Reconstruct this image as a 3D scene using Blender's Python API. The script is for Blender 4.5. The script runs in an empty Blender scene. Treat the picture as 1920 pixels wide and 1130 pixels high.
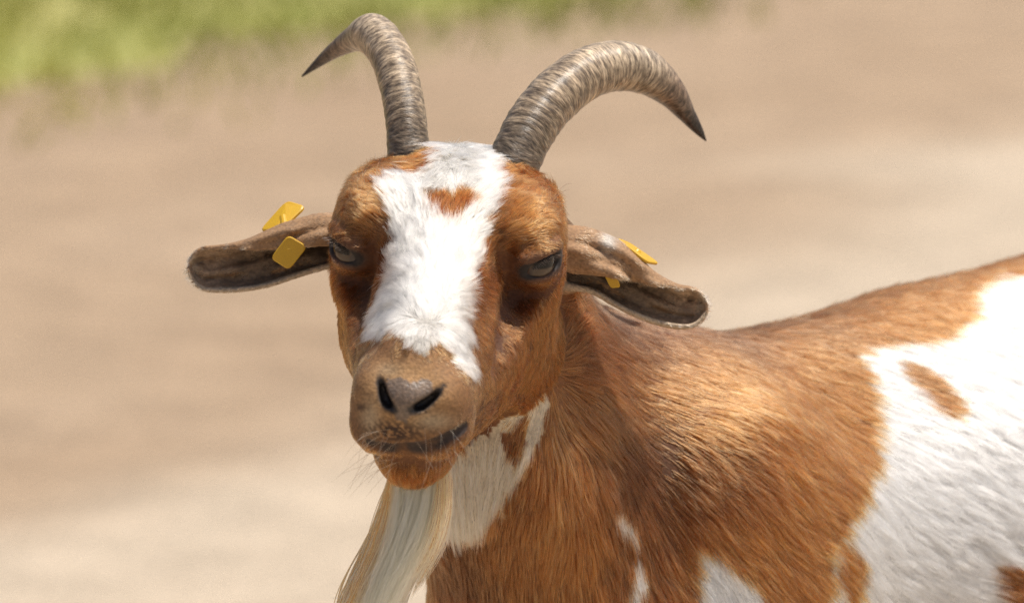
import bpy, math, time
import numpy as np
from mathutils import Matrix, Vector

T0 = time.time()
rng = np.random.default_rng(7)
scene = bpy.context.scene
COL = scene.collection

# ------------------------------------------------------------------ camera, world, sun, exposure
PPM = 3000.0            # photograph pixels per metre at the focus distance
DIST = 4.5              # metres from the lens to the goat's face
PITCH = math.radians(10.0)
Z0 = 0.66               # height of the goat's face above the ground
FWD = np.array([0.0, math.cos(PITCH), -math.sin(PITCH)])
UPV = np.array([0.0, math.sin(PITCH), math.cos(PITCH)])
P0 = np.array([0.0, 0.0, Z0])
CAMPOS = P0 - FWD * DIST

cam_data = bpy.data.cameras.new('camera')
cam = bpy.data.objects.new('camera', cam_data)
COL.objects.link(cam)
cam.location = CAMPOS.tolist()
cam.rotation_euler = (math.pi / 2 - PITCH, 0, 0)
cam_data.sensor_width = 36.0
cam_data.lens = 36.0 * DIST / (1920.0 / PPM)
cam_data.clip_start = 0.1
cam_data.clip_end = 2000.0
cam_data.dof.use_dof = True
cam_data.dof.focus_distance = DIST - 0.005
cam_data.dof.aperture_fstop = cam_data.lens / 36.0
scene.camera = cam

SUN_ELEV = math.radians(71.0)
SUN_AZ = math.radians(78.0)      # compass-like: 0 = +Y (behind the goat), 90 = +X (right)
sun_dir = Vector((math.sin(SUN_AZ) * math.cos(SUN_ELEV), math.cos(SUN_AZ) * math.cos(SUN_ELEV), math.sin(SUN_ELEV)))
world = bpy.data.worlds.new('World')
scene.world = world
world.use_nodes = True
wn = world.node_tree
bg = wn.nodes['Background']
sky = wn.nodes.new('ShaderNodeTexSky')
sky.sky_type = 'NISHITA'
sky.sun_disc = False
sky.sun_elevation = SUN_ELEV
sky.sun_rotation = SUN_AZ
sky.dust_density = 4.0
sky.ozone_density = 0.6
wn.links.new(sky.outputs[0], bg.inputs[0])
bg.inputs[1].default_value = 0.10
sun_data = bpy.data.lights.new('sun', 'SUN')
sun_data.energy = 4.6
sun_data.angle = math.radians(0.53)
sun_data.color = (1.0, 0.94, 0.86)
sun = bpy.data.objects.new('sun', sun_data)
COL.objects.link(sun)
sun.location = (3, -2, 6)
sun.rotation_euler = sun_dir.to_track_quat('Z', 'Y').to_euler()
scene.view_settings.view_transform = 'Standard'
scene.view_settings.look = 'None'
scene.view_settings.exposure = -0.02
scene.view_settings.gamma = 1.0
scene.render.engine = 'CYCLES'
scene.cycles.use_denoising = True
scene.cycles.denoising_prefilter = 'NONE'
scene.cycles_curves.shape = 'RIBBONS'
scene.cycles_curves.subdivisions = 2
scene.cycles.max_bounces = 16
scene.cycles.transmission_bounces = 14
scene.cycles.diffuse_bounces = 4

# ------------------------------------------------------------------ frames and small helpers
# the goat is modelled in its own tilted frame G (x right, y away, z up); W carries it into the world
W = Matrix(((1, 0, 0, P0[0]), (0, FWD[1], UPV[1], P0[1]), (0, FWD[2], UPV[2], P0[2]), (0, 0, 0, 1)))
Wn = np.array(W)[:3, :3]
def g2w(p):
    return np.asarray(p, float) @ Wn.T + P0
def w2g(p):
    return (np.asarray(p, float) - P0) @ Wn
def at(px, py, d=0.0):
    """point of the goat frame for a photograph measurement taken at depth d"""
    k = (1 + d / DIST) / PPM
    return np.array([(px - 960) * k, d, (565 - py) * k])
def ats(pts, d=0.0):
    return np.array([at(p[0], p[1], p[2] if len(p) > 2 else d) for p in pts])
def ground_at(px, py):
    r = FWD + (px - 960) / PPM / DIST * np.array([1, 0, 0]) + (565 - py) / PPM / DIST * UPV
    return CAMPOS + r * (-CAMPOS[2] / r[2])
def norm(v):
    return v / np.maximum(np.linalg.norm(v, axis=-1, keepdims=True), 1e-9)
def sstep(a, b, x):
    t = np.clip((x - a) / (b - a), 0, 1)
    return t * t * (3 - 2 * t)

_lat = rng.random((64, 64, 64)).astype(np.float32)
def vnoise(p, freq, seed=0):
    """smooth value noise 0..1 at points p"""
    q = np.asarray(p, float) * freq + seed * 17.31 + 1000
    i = np.floor(q).astype(int); f = q - i
    f = f * f * (3 - 2 * f)
    r = 0
    for dx in (0, 1):
        for dy in (0, 1):
            for dz in (0, 1):
                w = (f[:, 0] if dx else 1 - f[:, 0]) * (f[:, 1] if dy else 1 - f[:, 1]) * (f[:, 2] if dz else 1 - f[:, 2])
                r = r + w * _lat[(i[:, 0] + dx) % 64, (i[:, 1] + dy) % 64, (i[:, 2] + dz) % 64]
    return r

def inpoly(x, z, poly):
    c = np.zeros(len(x), bool)
    n = len(poly); j = n - 1
    for i in range(n):
        xi, zi = poly[i]; xj, zj = poly[j]
        if zi != zj:
            c ^= ((zi > z) != (zj > z)) & (x < (xj - xi) * (z - zi) / (zj - zi) + xi)
        j = i
    return c

def catmull(P, n):
    P = np.asarray(P, float)
    Q = np.vstack([2 * P[0] - P[1], P, 2 * P[-1] - P[-2]])
    m = len(P) - 1
    t = np.linspace(0, m, n); k = np.minimum(t.astype(int), m - 1); f = (t - k)[:, None]
    a, b, c, d = Q[k], Q[k + 1], Q[k + 2], Q[k + 3]
    return 0.5 * (2 * b + (c - a) * f + (2 * a - 5 * b + 4 * c - d) * f ** 2 + (3 * b - a - 3 * c + d) * f ** 3)

def make_mesh(name, verts, faces, mat, parent=None, smooth=True):
    me = bpy.data.meshes.new(name)
    verts = np.asarray(verts, np.float32)
    if isinstance(faces, np.ndarray):
        n, k = faces.shape
        me.vertices.add(len(verts)); me.vertices.foreach_set('co', verts.ravel())
        me.loops.add(n * k); me.loops.foreach_set('vertex_index', faces.astype(np.int32).ravel())
        me.polygons.add(n); me.polygons.foreach_set('loop_start', np.arange(0, n * k, k, dtype=np.int32))
        me.update(calc_edges=True)
    else:
        me.from_pydata(verts.tolist(), [], faces)
    me.validate()
    if smooth:
        me.polygons.foreach_set('use_smooth', np.ones(len(me.polygons), bool))
    me.materials.append(mat)
    o = bpy.data.objects.new(name, me)
    COL.objects.link(o)
    if parent is not None:
        o.parent = parent
    return o

def make_hair(name, pts, rad, col, mat, parent, rough=None):
    """pts (n,k,3), rad (n,k), col (n,3): one curves object of n strands"""
    n, k, _ = pts.shape
    cu = bpy.data.hair_curves.new(name)
    cu.add_curves([k] * n)
    cu.attributes['position'].data.foreach_set('vector', pts.astype(np.float32).ravel())
    if 'radius' not in cu.attributes:
        cu.attributes.new('radius', 'FLOAT', 'POINT')
    cu.attributes['radius'].data.foreach_set('value', rad.astype(np.float32).ravel())
    a = cu.attributes.new('coat', 'FLOAT_COLOR', 'CURVE')
    a.data.foreach_set('color', np.c_[col, np.ones(n)].astype(np.float32).ravel())
    cu.materials.append(mat)
    o = bpy.data.objects.new(name, cu)
    COL.objects.link(o)
    o.parent = parent
    return o

# ------------------------------------------------------------------ materials
def new_mat(name):
    m = bpy.data.materials.new(name)
    m.use_nodes = True
    nt = m.node_tree
    return m, nt, nt.nodes, nt.links, nt.nodes['Principled BSDF']

def ramp(nodes, stops):
    r = nodes.new('ShaderNodeValToRGB')
    el = r.color_ramp.elements
    while len(el) < len(stops):
        el.new(0.5)
    for e, (p, c) in zip(el, stops):
        e.position = p; e.color = (*c, 1)
    return r

def mat_skin():
    m, nt, N, L, b = new_mat('goat_skin')
    a = N.new('ShaderNodeAttribute'); a.attribute_name = 'coat'
    nz = N.new('ShaderNodeTexNoise'); nz.inputs['Scale'].default_value = 420; nz.inputs['Detail'].default_value = 4
    mx = N.new('ShaderNodeMixRGB'); mx.blend_type = 'MULTIPLY'; mx.inputs[0].default_value = 1
    rp = ramp(N, [(0.3, (0.55, 0.55, 0.55)), (0.7, (1.0, 1.0, 1.0))])
    L.new(nz.outputs['Fac'], rp.inputs[0]); L.new(a.outputs['Color'], mx.inputs[1]); L.new(rp.outputs[0], mx.inputs[2])
    L.new(mx.outputs[0], b.inputs['Base Color'])
    w = N.new('ShaderNodeAttribute'); w.attribute_name = 'wet'
    rr = N.new('ShaderNodeMapRange'); rr.inputs['To Min'].default_value = 0.75; rr.inputs['To Max'].default_value = 0.38
    L.new(w.outputs['Fac'], rr.inputs['Value']); L.new(rr.outputs[0], b.inputs['Roughness'])
    bp = N.new('ShaderNodeBump'); bp.inputs['Strength'].default_value = 0.35; bp.inputs['Distance'].default_value = 0.002
    L.new(nz.outputs['Fac'], bp.inputs['Height']); L.new(bp.outputs[0], b.inputs['Normal'])
    return m

def mat_fur(name='goat_fur', rough=0.46, radial=0.65):
    m, nt, N, L, b = new_mat(name)
    N.remove(b)
    a = N.new('ShaderNodeAttribute'); a.attribute_name = 'coat'
    h = N.new('ShaderNodeBsdfHairPrincipled')
    h.model = 'CHIANG'
    h.parametrization = 'COLOR'
    h.inputs['Roughness'].default_value = rough
    h.inputs['Radial Roughness'].default_value = radial
    h.inputs['IOR'].default_value = 1.32
    h.inputs['Random Roughness'].default_value = 0.2
    L.new(a.outputs['Color'], h.inputs['Color'])
    L.new(h.outputs[0], N['Material Output'].inputs['Surface'])
    return m

def mat_horn():
    m, nt, N, L, b = new_mat('horn_keratin')
    a = N.new('ShaderNodeAttribute'); a.attribute_name = 'along'
    c = N.new('ShaderNodeAttribute'); c.attribute_name = 'ring'
    tc = N.new('ShaderNodeCombineXYZ')
    L.new(a.outputs['Fac'], tc.inputs[0]); L.new(c.outputs['Fac'], tc.inputs[1])
    mp = N.new('ShaderNodeMapping'); mp.inputs['Scale'].default_value = (1.0, 0.16, 0.16)
    uv = N.new('ShaderNodeAttribute'); uv.attribute_name = 'horn_uv'
    L.new(uv.outputs['Vector'], mp.inputs['Vector'])
    nz = N.new('ShaderNodeTexNoise'); nz.inputs['Scale'].default_value = 780; nz.inputs['Detail'].default_value = 5; nz.inputs['Roughness'].default_value = 0.62
    L.new(mp.outputs[0], nz.inputs['Vector'])
    n2 = N.new('ShaderNodeTexNoise'); n2.inputs['Scale'].default_value = 55; n2.inputs['Detail'].default_value = 3
    L.new(uv.outputs['Vector'], n2.inputs['Vector'])
    base = ramp(N, [(0.0, (0.16, 0.135, 0.11)), (0.2, (0.25, 0.195, 0.14)), (0.42, (0.46, 0.37, 0.275)), (0.66, (0.48, 0.40, 0.31)), (0.8, (0.24, 0.17, 0.125)), (0.93, (0.05, 0.036, 0.03)), (1.0, (0.03, 0.022, 0.02))])
    L.new(a.outputs['Fac'], base.inputs[0])
    st = ramp(N, [(0.36, (0.28, 0.25, 0.22)), (0.47, (0.72, 0.68, 0.62)), (0.55, (1.15, 1.1, 1.0)), (0.66, (1.75, 1.7, 1.55))])
    L.new(nz.outputs['Fac'], st.inputs[0])
    mx = N.new('ShaderNodeMixRGB'); mx.blend_type = 'MULTIPLY'; mx.inputs[0].default_value = 1
    L.new(base.outputs[0], mx.inputs[1]); L.new(st.outputs[0], mx.inputs[2])
    s2 = ramp(N, [(0.3, (0.7, 0.68, 0.66)), (0.7, (1.15, 1.15, 1.15))])
    L.new(n2.outputs['Fac'], s2.inputs[0])
    m2 = N.new('ShaderNodeMixRGB'); m2.blend_type = 'MULTIPLY'; m2.inputs[0].default_value = 1
    L.new(mx.outputs[0], m2.inputs[1]); L.new(s2.outputs[0], m2.inputs[2])
    rg = N.new('ShaderNodeMapRange'); rg.inputs['From Min'].default_value = -1; rg.inputs['From Max'].default_value = 1
    rg.inputs['To Min'].default_value = 0.62; rg.inputs['To Max'].default_value = 1.22
    L.new(c.outputs['Fac'], rg.inputs['Value'])
    m3 = N.new('ShaderNodeMixRGB'); m3.blend_type = 'MULTIPLY'; m3.inputs[0].default_value = 0.5
    L.new(m2.outputs[0], m3.inputs[1]); L.new(rg.outputs[0], m3.inputs[2])
    L.new(m3.outputs[0], b.inputs['Base Color'])
    b.inputs['Roughness'].default_value = 0.36
    bp = N.new('ShaderNodeBump'); bp.inputs['Strength'].default_value = 0.6; bp.inputs['Distance'].default_value = 0.0012
    L.new(nz.outputs['Fac'], bp.inputs['Height']); L.new(bp.outputs[0], b.inputs['Normal'])
    return m

def mat_plain(name, col, rough=0.5, **kw):
    m, nt, N, L, b = new_mat(name)
    b.inputs['Base Color'].default_value = (*col, 1)
    b.inputs['Roughness'].default_value = rough
    for k, v in kw.items():
        b.inputs[k.replace('_', ' ')].default_value = v
    return m, nt, N, L, b

def mat_tag():
    m, nt, N, L, b = mat_plain('yellow_plastic', (0.72, 0.42, 0.015), 0.42)
    nz = N.new('ShaderNodeTexNoise'); nz.inputs['Scale'].default_value = 160; nz.inputs['Detail'].default_value = 6
    r = ramp(N, [(0.32, (0.30, 0.15, 0.02)), (0.5, (0.68, 0.40, 0.015)), (0.8, (0.80, 0.52, 0.03))])
    L.new(nz.outputs['Fac'], r.inputs[0]); L.new(r.outputs[0], b.inputs['Base Color'])
    b.inputs['Subsurface Weight'].default_value = 0.12
    b.inputs['Subsurface Radius'].default_value = (0.002, 0.001, 0.0003)
    return m

def mat_sand():
    m, nt, N, L, b = new_mat('sand')
    tc = N.new('ShaderNodeTexCoord')
    def noise(scale, det=4, rough=0.55):
        n = N.new('ShaderNodeTexNoise'); n.inputs['Scale'].default_value = scale; n.inputs['Detail'].default_value = det; n.inputs['Roughness'].default_value = rough
        L.new(tc.outputs['Object'], n.inputs['Vector']); return n
    n1 = noise(1.6, 3); n2 = noise(7, 5); n3 = noise(90, 6, 0.7)
    r1 = ramp(N, [(0.30, (0.360, 0.262, 0.176)), (0.52, (0.388, 0.286, 0.195)), (0.72, (0.416, 0.312, 0.218))])
    L.new(n1.outputs['Fac'], r1.inputs[0])
    r2 = ramp(N, [(0.3, (0.86, 0.86, 0.86)), (0.7, (1.1, 1.1, 1.1))]); L.new(n2.outputs['Fac'], r2.inputs[0])
    r3 = ramp(N, [(0.25, (0.7, 0.69, 0.67)), (0.6, (1.08, 1.08, 1.08))]); L.new(n3.outputs['Fac'], r3.inputs[0])
    pale = N.new('ShaderNodeAttribute'); pale.attribute_name = 'pale'
    mixp = N.new('ShaderNodeMixRGB'); L.new(pale.outputs['Fac'], mixp.inputs[0]); L.new(r1.outputs[0], mixp.inputs[1])
    mixp.inputs[2].default_value = (0.55, 0.465, 0.36, 1)
    a = N.new('ShaderNodeMixRGB'); a.blend_type = 'MULTIPLY'; a.inputs[0].default_value = 1
    c = N.new('ShaderNodeMixRGB'); c.blend_type = 'MULTIPLY'; c.inputs[0].default_value = 1
    L.new(mixp.outputs[0], a.inputs[1]); L.new(r2.outputs[0], a.inputs[2]); L.new(a.outputs[0], c.inputs[1]); L.new(r3.outputs[0], c.inputs[2])
    L.new(c.outputs[0], b.inputs['Base Color'])
    b.inputs['Roughness'].default_value = 0.95
    b.inputs['Specular IOR Level'].default_value = 0.15
    bp = N.new('ShaderNodeBump'); bp.inputs['Strength'].default_value = 0.5; bp.inputs['Distance'].default_value = 0.01
    L.new(n3.outputs['Fac'], bp.inputs['Height']); L.new(bp.outputs[0], b.inputs['Normal'])
    return m

def mat_grass():
    m, nt, N, L, b = new_mat('grass')
    a = N.new('ShaderNodeAttribute'); a.attribute_name = 'tint'
    L.new(a.outputs['Color'], b.inputs['Base Color'])
    b.inputs['Roughness'].default_value = 0.6
    b.inputs['Specular IOR Level'].default_value = 0.25
    t = N.new('ShaderNodeBsdfTranslucent'); L.new(a.outputs['Color'], t.inputs['Color'])
    mx = N.new('ShaderNodeMixShader'); mx.inputs[0].default_value = 0.35
    L.new(b.outputs[0], mx.inputs[1]); L.new(t.outputs[0], mx.inputs[2]); L.new(mx.outputs[0], N['Material Output'].inputs['Surface'])
    return m

M_SKIN, M_FUR, M_HORN, M_TAG = mat_skin(), mat_fur(), mat_horn(), mat_tag()

# ------------------------------------------------------------------ the setting: sandy yard and the lawn behind it
def build_ground():
    def axis(lo, hi, flo, fhi, step):
        mid = np.arange(flo, fhi, step)
        g = step * 1.28 ** np.arange(1, 32)
        lo_s = flo - np.cumsum(g); hi_s = mid[-1] + np.cumsum(g)
        return np.concatenate([lo_s[lo_s > lo][::-1], mid, hi_s[hi_s < hi]])
    xs = axis(-600, 600, -3, 3, 0.09); ys = axis(-600, 600, -1.5, 15, 0.09)
    X, Y = np.meshgrid(xs, ys, indexing='ij')
    p = np.c_[X.ravel(), Y.ravel(), np.zeros(X.size)]
    h = (vnoise(p, 1.3, 1) - 0.5) * 0.03 + (vnoise(p, 5, 2) - 0.5) * 0.014
    near = np.exp(-((p[:, 0] / 40) ** 2 + ((p[:, 1] - 5) / 40) ** 2))
    p[:, 2] = h * near - 0.012
    nx, ny = len(xs), len(ys)
    i, j = np.meshgrid(np.arange(nx - 1), np.arange(ny - 1), indexing='ij')
    v = (i * ny + j).ravel()
    o = make_mesh('ground', p, np.c_[v, v + ny, v + ny + 1, v + 1], mat_sand())
    # paler dry sand this side of a wandering line
    a = ground_at(0, 1090)[:2]; b_ = ground_at(1150, 560)[:2]
    d = (b_ - a) / np.linalg.norm(b_ - a); nrm = np.array([d[1], -d[0]])
    s = (p[:, :2] - a) @ nrm + (vnoise(p, 1.1, 5) - 0.5) * 0.45 + (vnoise(p, 3.1, 6) - 0.5) * 0.3
    pale = sstep(-0.22, 0.28, s) * (0.55 + 0.45 * vnoise(p, 0.9, 8))
    at_ = o.data.attributes.new('pale', 'FLOAT', 'POINT'); at_.data.foreach_set('value', pale.astype(np.float32))
    o['kind'] = 'structure'
    return o
build_ground()

LA, LB = ground_at(0, 205)[:2], ground_at(1420, 15)[:2]
LD = (LB - LA) / np.linalg.norm(LB - LA); LN = np.array([-LD[1], LD[0]])
def lawn_side(p):
    """metres inside the lawn edge"""
    return (p[:, :2] - LA) @ LN + (vnoise(p, 0.9, 11) - 0.5) * 0.9 + (vnoise(p, 3.0, 12) - 0.5) * 0.35

def build_lawn():
    n = 90000
    u = rng.uniform(-3.2, 5.5, n); w = rng.uniform(-0.7, 5.5, n) 
    p = np.zeros((n, 3)); p[:, :2] = LA + u[:, None] * LD + w[:, None] * LN
    s = lawn_side(p)
    keep = rng.random(n) < sstep(-0.35, 0.55, s)
    p = p[keep]; n = len(p)
    h = rng.uniform(0.03, 0.085, n) * (0.6 + 0.8 * vnoise(p, 1.7, 3))
    ang = rng.uniform(0, 2 * np.pi, n); wd = rng.uniform(0.003, 0.006, n)
    side = np.c_[np.cos(ang), np.sin(ang), np.zeros(n)] * wd[:, None]
    lean = np.c_[rng.normal(0, 0.4, n), rng.normal(0, 0.4, n), np.ones(n)] * h[:, None]
    p[:, 2] = -0.02
    v = np.stack([p - side, p + side, p + lean * 0.6 + side * 0.7, p + lean * [1.5, 1.5, 1.0], p + lean * 0.6 - side * 0.7], 1).reshape(-1, 3)
    k = np.arange(n) * 5
    f = np.concatenate([np.c_[k, k + 1, k + 2], np.c_[k, k + 2, k + 4], np.c_[k + 4, k + 2, k + 3]])
    o = make_mesh('grass', v, f, mat_grass())
    g = vnoise(p, 0.8, 21); y = np.clip(vnoise(p, 2.1, 22) * 0.8 + rng.normal(0, 0.15, n) + 0.25 * (1 - sstep(0, 1.2, lawn_side(p))), 0, 1)
    c = np.array([0.175, 0.235, 0.028]) * (1 - y[:, None]) + np.array([0.37, 0.33, 0.07]) * y[:, None]
    c = c * (0.75 + 0.5 * g[:, None])
    a = o.data.attributes.new('tint', 'FLOAT_COLOR', 'POINT')
    a.data.foreach_set('color', np.c_[np.repeat(c, 5, 0), np.ones(n * 5)].astype(np.float32).ravel())
    o['kind'] = 'stuff'; o['label'] = 'short green grass growing along the far edge of the sand'; o['category'] = 'grass'
    # soil and turf under the blades
    us = np.linspace(-3.4, 6, 120); ws = np.linspace(-0.6, 6, 80)
    U, V = np.meshgrid(us, ws, indexing='ij')
    q = np.zeros((U.size, 3)); q[:, :2] = LA + U.reshape(-1, 1) * LD + V.reshape(-1, 1) * LN
    ss = lawn_side(q)
    q[:, 2] = -0.05 + 0.058 * sstep(-0.1, 0.5, ss)
    i, j = np.meshgrid(np.arange(119), np.arange(79), indexing='ij'); vv = (i * 80 + j).ravel()
    m, nt, N, L, b = mat_plain('turf', (0.2, 0.2, 0.05), 0.9)
    nz = N.new('ShaderNodeTexNoise'); nz.inputs['Scale'].default_value = 5; nz.inputs['Detail'].default_value = 6
    r = ramp(N, [(0.3, (0.24, 0.27, 0.06)), (0.6, (0.36, 0.33, 0.11)), (0.8, (0.45, 0.35, 0.2))])
    L.new(nz.outputs['Fac'], r.inputs[0]); L.new(r.outputs[0], b.inputs['Base Color'])
    t = make_mesh('lawn', q, np.c_[vv, vv + 80, vv + 81, vv + 1], m); t['kind'] = 'structure'
build_lawn()

# ------------------------------------------------------------------ goat: implicit body
# head frame: x to the goat's left, y along the nose, z out of the forehead
HS = 1.075
def head_rot(p, y, r):
    cp, sp, cy, sy, cr, sr = (f(math.radians(q)) for q in (p, y, r) for f in (math.cos, math.sin))
    return (np.array([[cr, 0, sr], [0, 1, 0], [-sr, 0, cr]]) @ np.array([[cy, -sy, 0], [sy, cy, 0], [0, 0, 1]])
            @ np.array([[1, 0, 0], [0, cp, -sp], [0, sp, cp]]) @ np.diag([1.0, -1.0, 1.0]))
HR = head_rot(19.5, -6.3, 4.4)
HT = np.array([-0.0412, 0.0, 0.0283])
def h2g(p):
    return (np.asarray(p, float) @ HR.T) * HS + HT

def axis_grid(lo, hi, flo, fhi, fine, grow=1.12, cmax=0.009):
    mid = np.arange(flo, fhi + fine, fine)
    out = [mid]
    for sgn, start, end in ((-1, flo, lo), (1, mid[-1], hi)):
        s = fine; v = start; l = []
        while (v - end) * sgn < 0:
            s = min(s * grow, cmax); v += s * sgn; l.append(v)
        out = [np.array(l)[::-1]] + out if sgn < 0 else out + [np.array(l)]
    return np.concatenate(out)
FINE = 0.0017
GX = axis_grid(-0.24, 0.86, -0.208, 0.128, FINE)
GY = axis_grid(-0.185, 0.86, -0.175, 0.10, FINE)
GZ = axis_grid(-0.78, 0.14, -0.125, 0.115, FINE)
SH = (len(GX), len(GY), len(GZ))

def new_field():
    return np.full(SH, 1.0, np.float32)
def box_slices(lo, hi):
    r = []
    for g, a, b in zip((GX, GY, GZ), lo, hi):
        r.append(slice(max(np.searchsorted(g, a) - 1, 0), min(np.searchsorted(g, b) + 1, len(g))))
    return tuple(r)
def coords(sl):
    return (GX[sl[0]].astype(np.float32)[:, None, None], GY[sl[1]].astype(np.float32)[None, :, None], GZ[sl[2]].astype(np.float32)[None, None, :])
def smin(a, b, k):
    h = np.maximum(k - np.abs(a - b), 0) / k
    return np.minimum(a, b) - h * h * k * 0.25
def smax(a, b, k):
    return -smin(-a, -b, k)

class Frame:
    def __init__(s, R, t, sc): s.R, s.t, s.sc = R, t, sc
    def to_local(s, sl):
        x, y, z = coords(sl)
        x = x - np.float32(s.t[0]); y = y - np.float32(s.t[1]); z = z - np.float32(s.t[2])
        Ri = (s.R.T / s.sc).astype(np.float32)
        return [Ri[i, 0] * x + Ri[i, 1] * y + Ri[i, 2] * z for i in range(3)]
    def pt(s, p): return s.R @ np.asarray(p, float) * s.sc + s.t
HEAD = Frame(HR, HT, HS)
GF = Frame(np.eye(3), np.zeros(3), 1.0)

def op(F, sl, d, k, mode):
    if mode == 'add':
        F[sl] = smin(F[sl], d, k)
    else:
        F[sl] = smax(F[sl], -d, k)
def ellip(F, fr, c, r, k=0.02, mode='add', rot=None, pad=None):
    """ellipsoid with centre c, radii r, optional own axes rot (rows)"""
    cg = fr.pt(c); R = max(r) * fr.sc + (k if pad is None else pad) + 0.006
    sl = box_slices(cg - R, cg + R)
    l = fr.to_local(sl)
    q = [l[i] - np.float32(c[i]) for i in range(3)]
    if rot is not None:
        q = [rot[i][0] * q[0] + rot[i][1] * q[1] + rot[i][2] * q[2] for i in range(3)]
    k0 = np.sqrt(sum((q[i] / r[i]) ** 2 for i in range(3))); k1 = np.sqrt(sum((q[i] / r[i] ** 2) ** 2 for i in range(3)))
    op(F, sl, (k0 * (k0 - 1) / np.maximum(k1, 1e-6) * fr.sc).astype(np.float32), k, mode)
def cone(F, fr, a, b, ra, rb, k=0.02, mode='add', sx=1.0):
    """round cone; sx widens it along local x"""
    a = np.asarray(a, float); b = np.asarray(b, float)
    R = max(ra, rb) * max(sx, 1) * fr.sc + k + 0.006
    A, B = fr.pt(a), fr.pt(b)
    sl = box_slices(np.minimum(A, B) - R, np.maximum(A, B) + R)
    l = fr.to_local(sl)
    s = np.array([1 / sx, 1, 1]); a2, b2 = a * s, b * s
    l[0] = l[0] / np.float32(sx)
    ba = b2 - a2; bb = max(ba @ ba, 1e-9)
    t = np.clip(sum((l[i] - np.float32(a2[i])) * np.float32(ba[i]) for i in range(3)) / bb, 0, 1)
    d = np.sqrt(sum((l[i] - np.float32(a2[i]) - t * np.float32(ba[i])) ** 2 for i in range(3))) - (ra + (rb - ra) * t)
    op(F, sl, (d * fr.sc).astype(np.float32), k, mode)
def chain(F, fr, pts, rad, k, mode='add'):
    for i in range(len(pts) - 1):
        cone(F, fr, pts[i], pts[i + 1], rad[i], rad[i + 1], k, mode)

# ---- head
FH = new_field()
ellip(FH, HEAD, (0, -0.030, -0.004), (0.055, 0.066, 0.046))
ellip(FH, HEAD, (0, -0.045, 0.016), (0.046, 0.042, 0.031), 0.02)
for s in (-1, 1):
    ellip(FH, HEAD, (s * 0.0405, -0.014, 0.0205), (0.0235, 0.036, 0.0215), 0.020)          # brow bulge
    ellip(FH, HEAD, (s * 0.052, -0.004, 0.002), (0.0155, 0.026, 0.022), 0.014)            # orbit
    cone(FH, HEAD, (s * 0.033, -0.014, -0.043), (s * 0.014, 0.112, -0.049), 0.029, 0.0190, 0.016)   # cheek
    cone(FH, HEAD, (s * 0.032, -0.030, -0.066), (s * 0.009, 0.110, -0.074), 0.0265, 0.0140, 0.016)  # jaw
    ellip(FH, HEAD, (s * 0.034, -0.028, -0.060), (0.023, 0.036, 0.036), 0.02)
for s in (-1, 1):
    ellip(FH, HEAD, (s * 0.0480, 0.000, -0.016), (0.0165, 0.032, 0.0200), 0.016)        # cheekbone
cone(FH, HEAD, (0, -0.02, 0.012), (0, 0.118, -0.024), 0.033, 0.0225, 0.014)                 # nasal bridge
ellip(FH, HEAD, (0, 0.127, -0.044), (0.0325, 0.030, 0.029), 0.016)                         # muzzle
for s in (-1, 1):
    ellip(FH, HEAD, (s * 0.0165, 0.135, -0.056), (0.0175, 0.019, 0.0165), 0.010)           # upper lip
    ellip(FH, HEAD, (s * 0.0195, 0.132, -0.036), (0.0125, 0.020, 0.0140), 0.010)           # nostril wing
ellip(FH, HEAD, (0, 0.114, -0.080), (0.0215, 0.026, 0.0165), 0.010)                        # chin
ellip(FH, HEAD, (0, 0.147, -0.036), (0.0120, 0.0115, 0.0115), 0.007)                       # nose pad
for s in (-1, 1):
    cone(FH, HEAD, (s * 0.023, 0.025, -0.022), (s * 0.011, 0.105, -0.036), 0.0275, 0.0215, 0.012)   # flat side of the face
# hollow between cheek and nasal bridge
for s in (-1, 1):
    ellip(FH, HEAD, (s * 0.0530, 0.048, -0.004), (0.0120, 0.036, 0.0120), 0.026, 'sub')

def surf(F, px, py):
    """first hit of the surface on a line through the goat frame, away from the viewer"""
    p = at(px, py, -0.1)
    x = np.searchsorted(GX, p[0]); z = np.searchsorted(GZ, p[2])
    col = F[x, :, z]
    i = int(np.argmax(col < 0))
    t = col[i - 1] / (col[i - 1] - col[i])
    return np.array([GX[x], GY[i - 1] + t * (GY[i] - GY[i - 1]), GZ[z]])

# tear troughs running from the eye down beside the nasal bridge
TR = (np.array([surf(FH, *p) for p in [(990, 524), (968, 548), (952, 590), (940, 640), (930, 690)]]) - HT) @ HR / HS
for s in (1, -1):
    chain(FH, HEAD, TR * [s, 1, 1] + np.array([0.0015 * s, 0.002, 0.001]), [0.0034, 0.0048, 0.0048, 0.0036, 0.0020], 0.012, 'sub')
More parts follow.
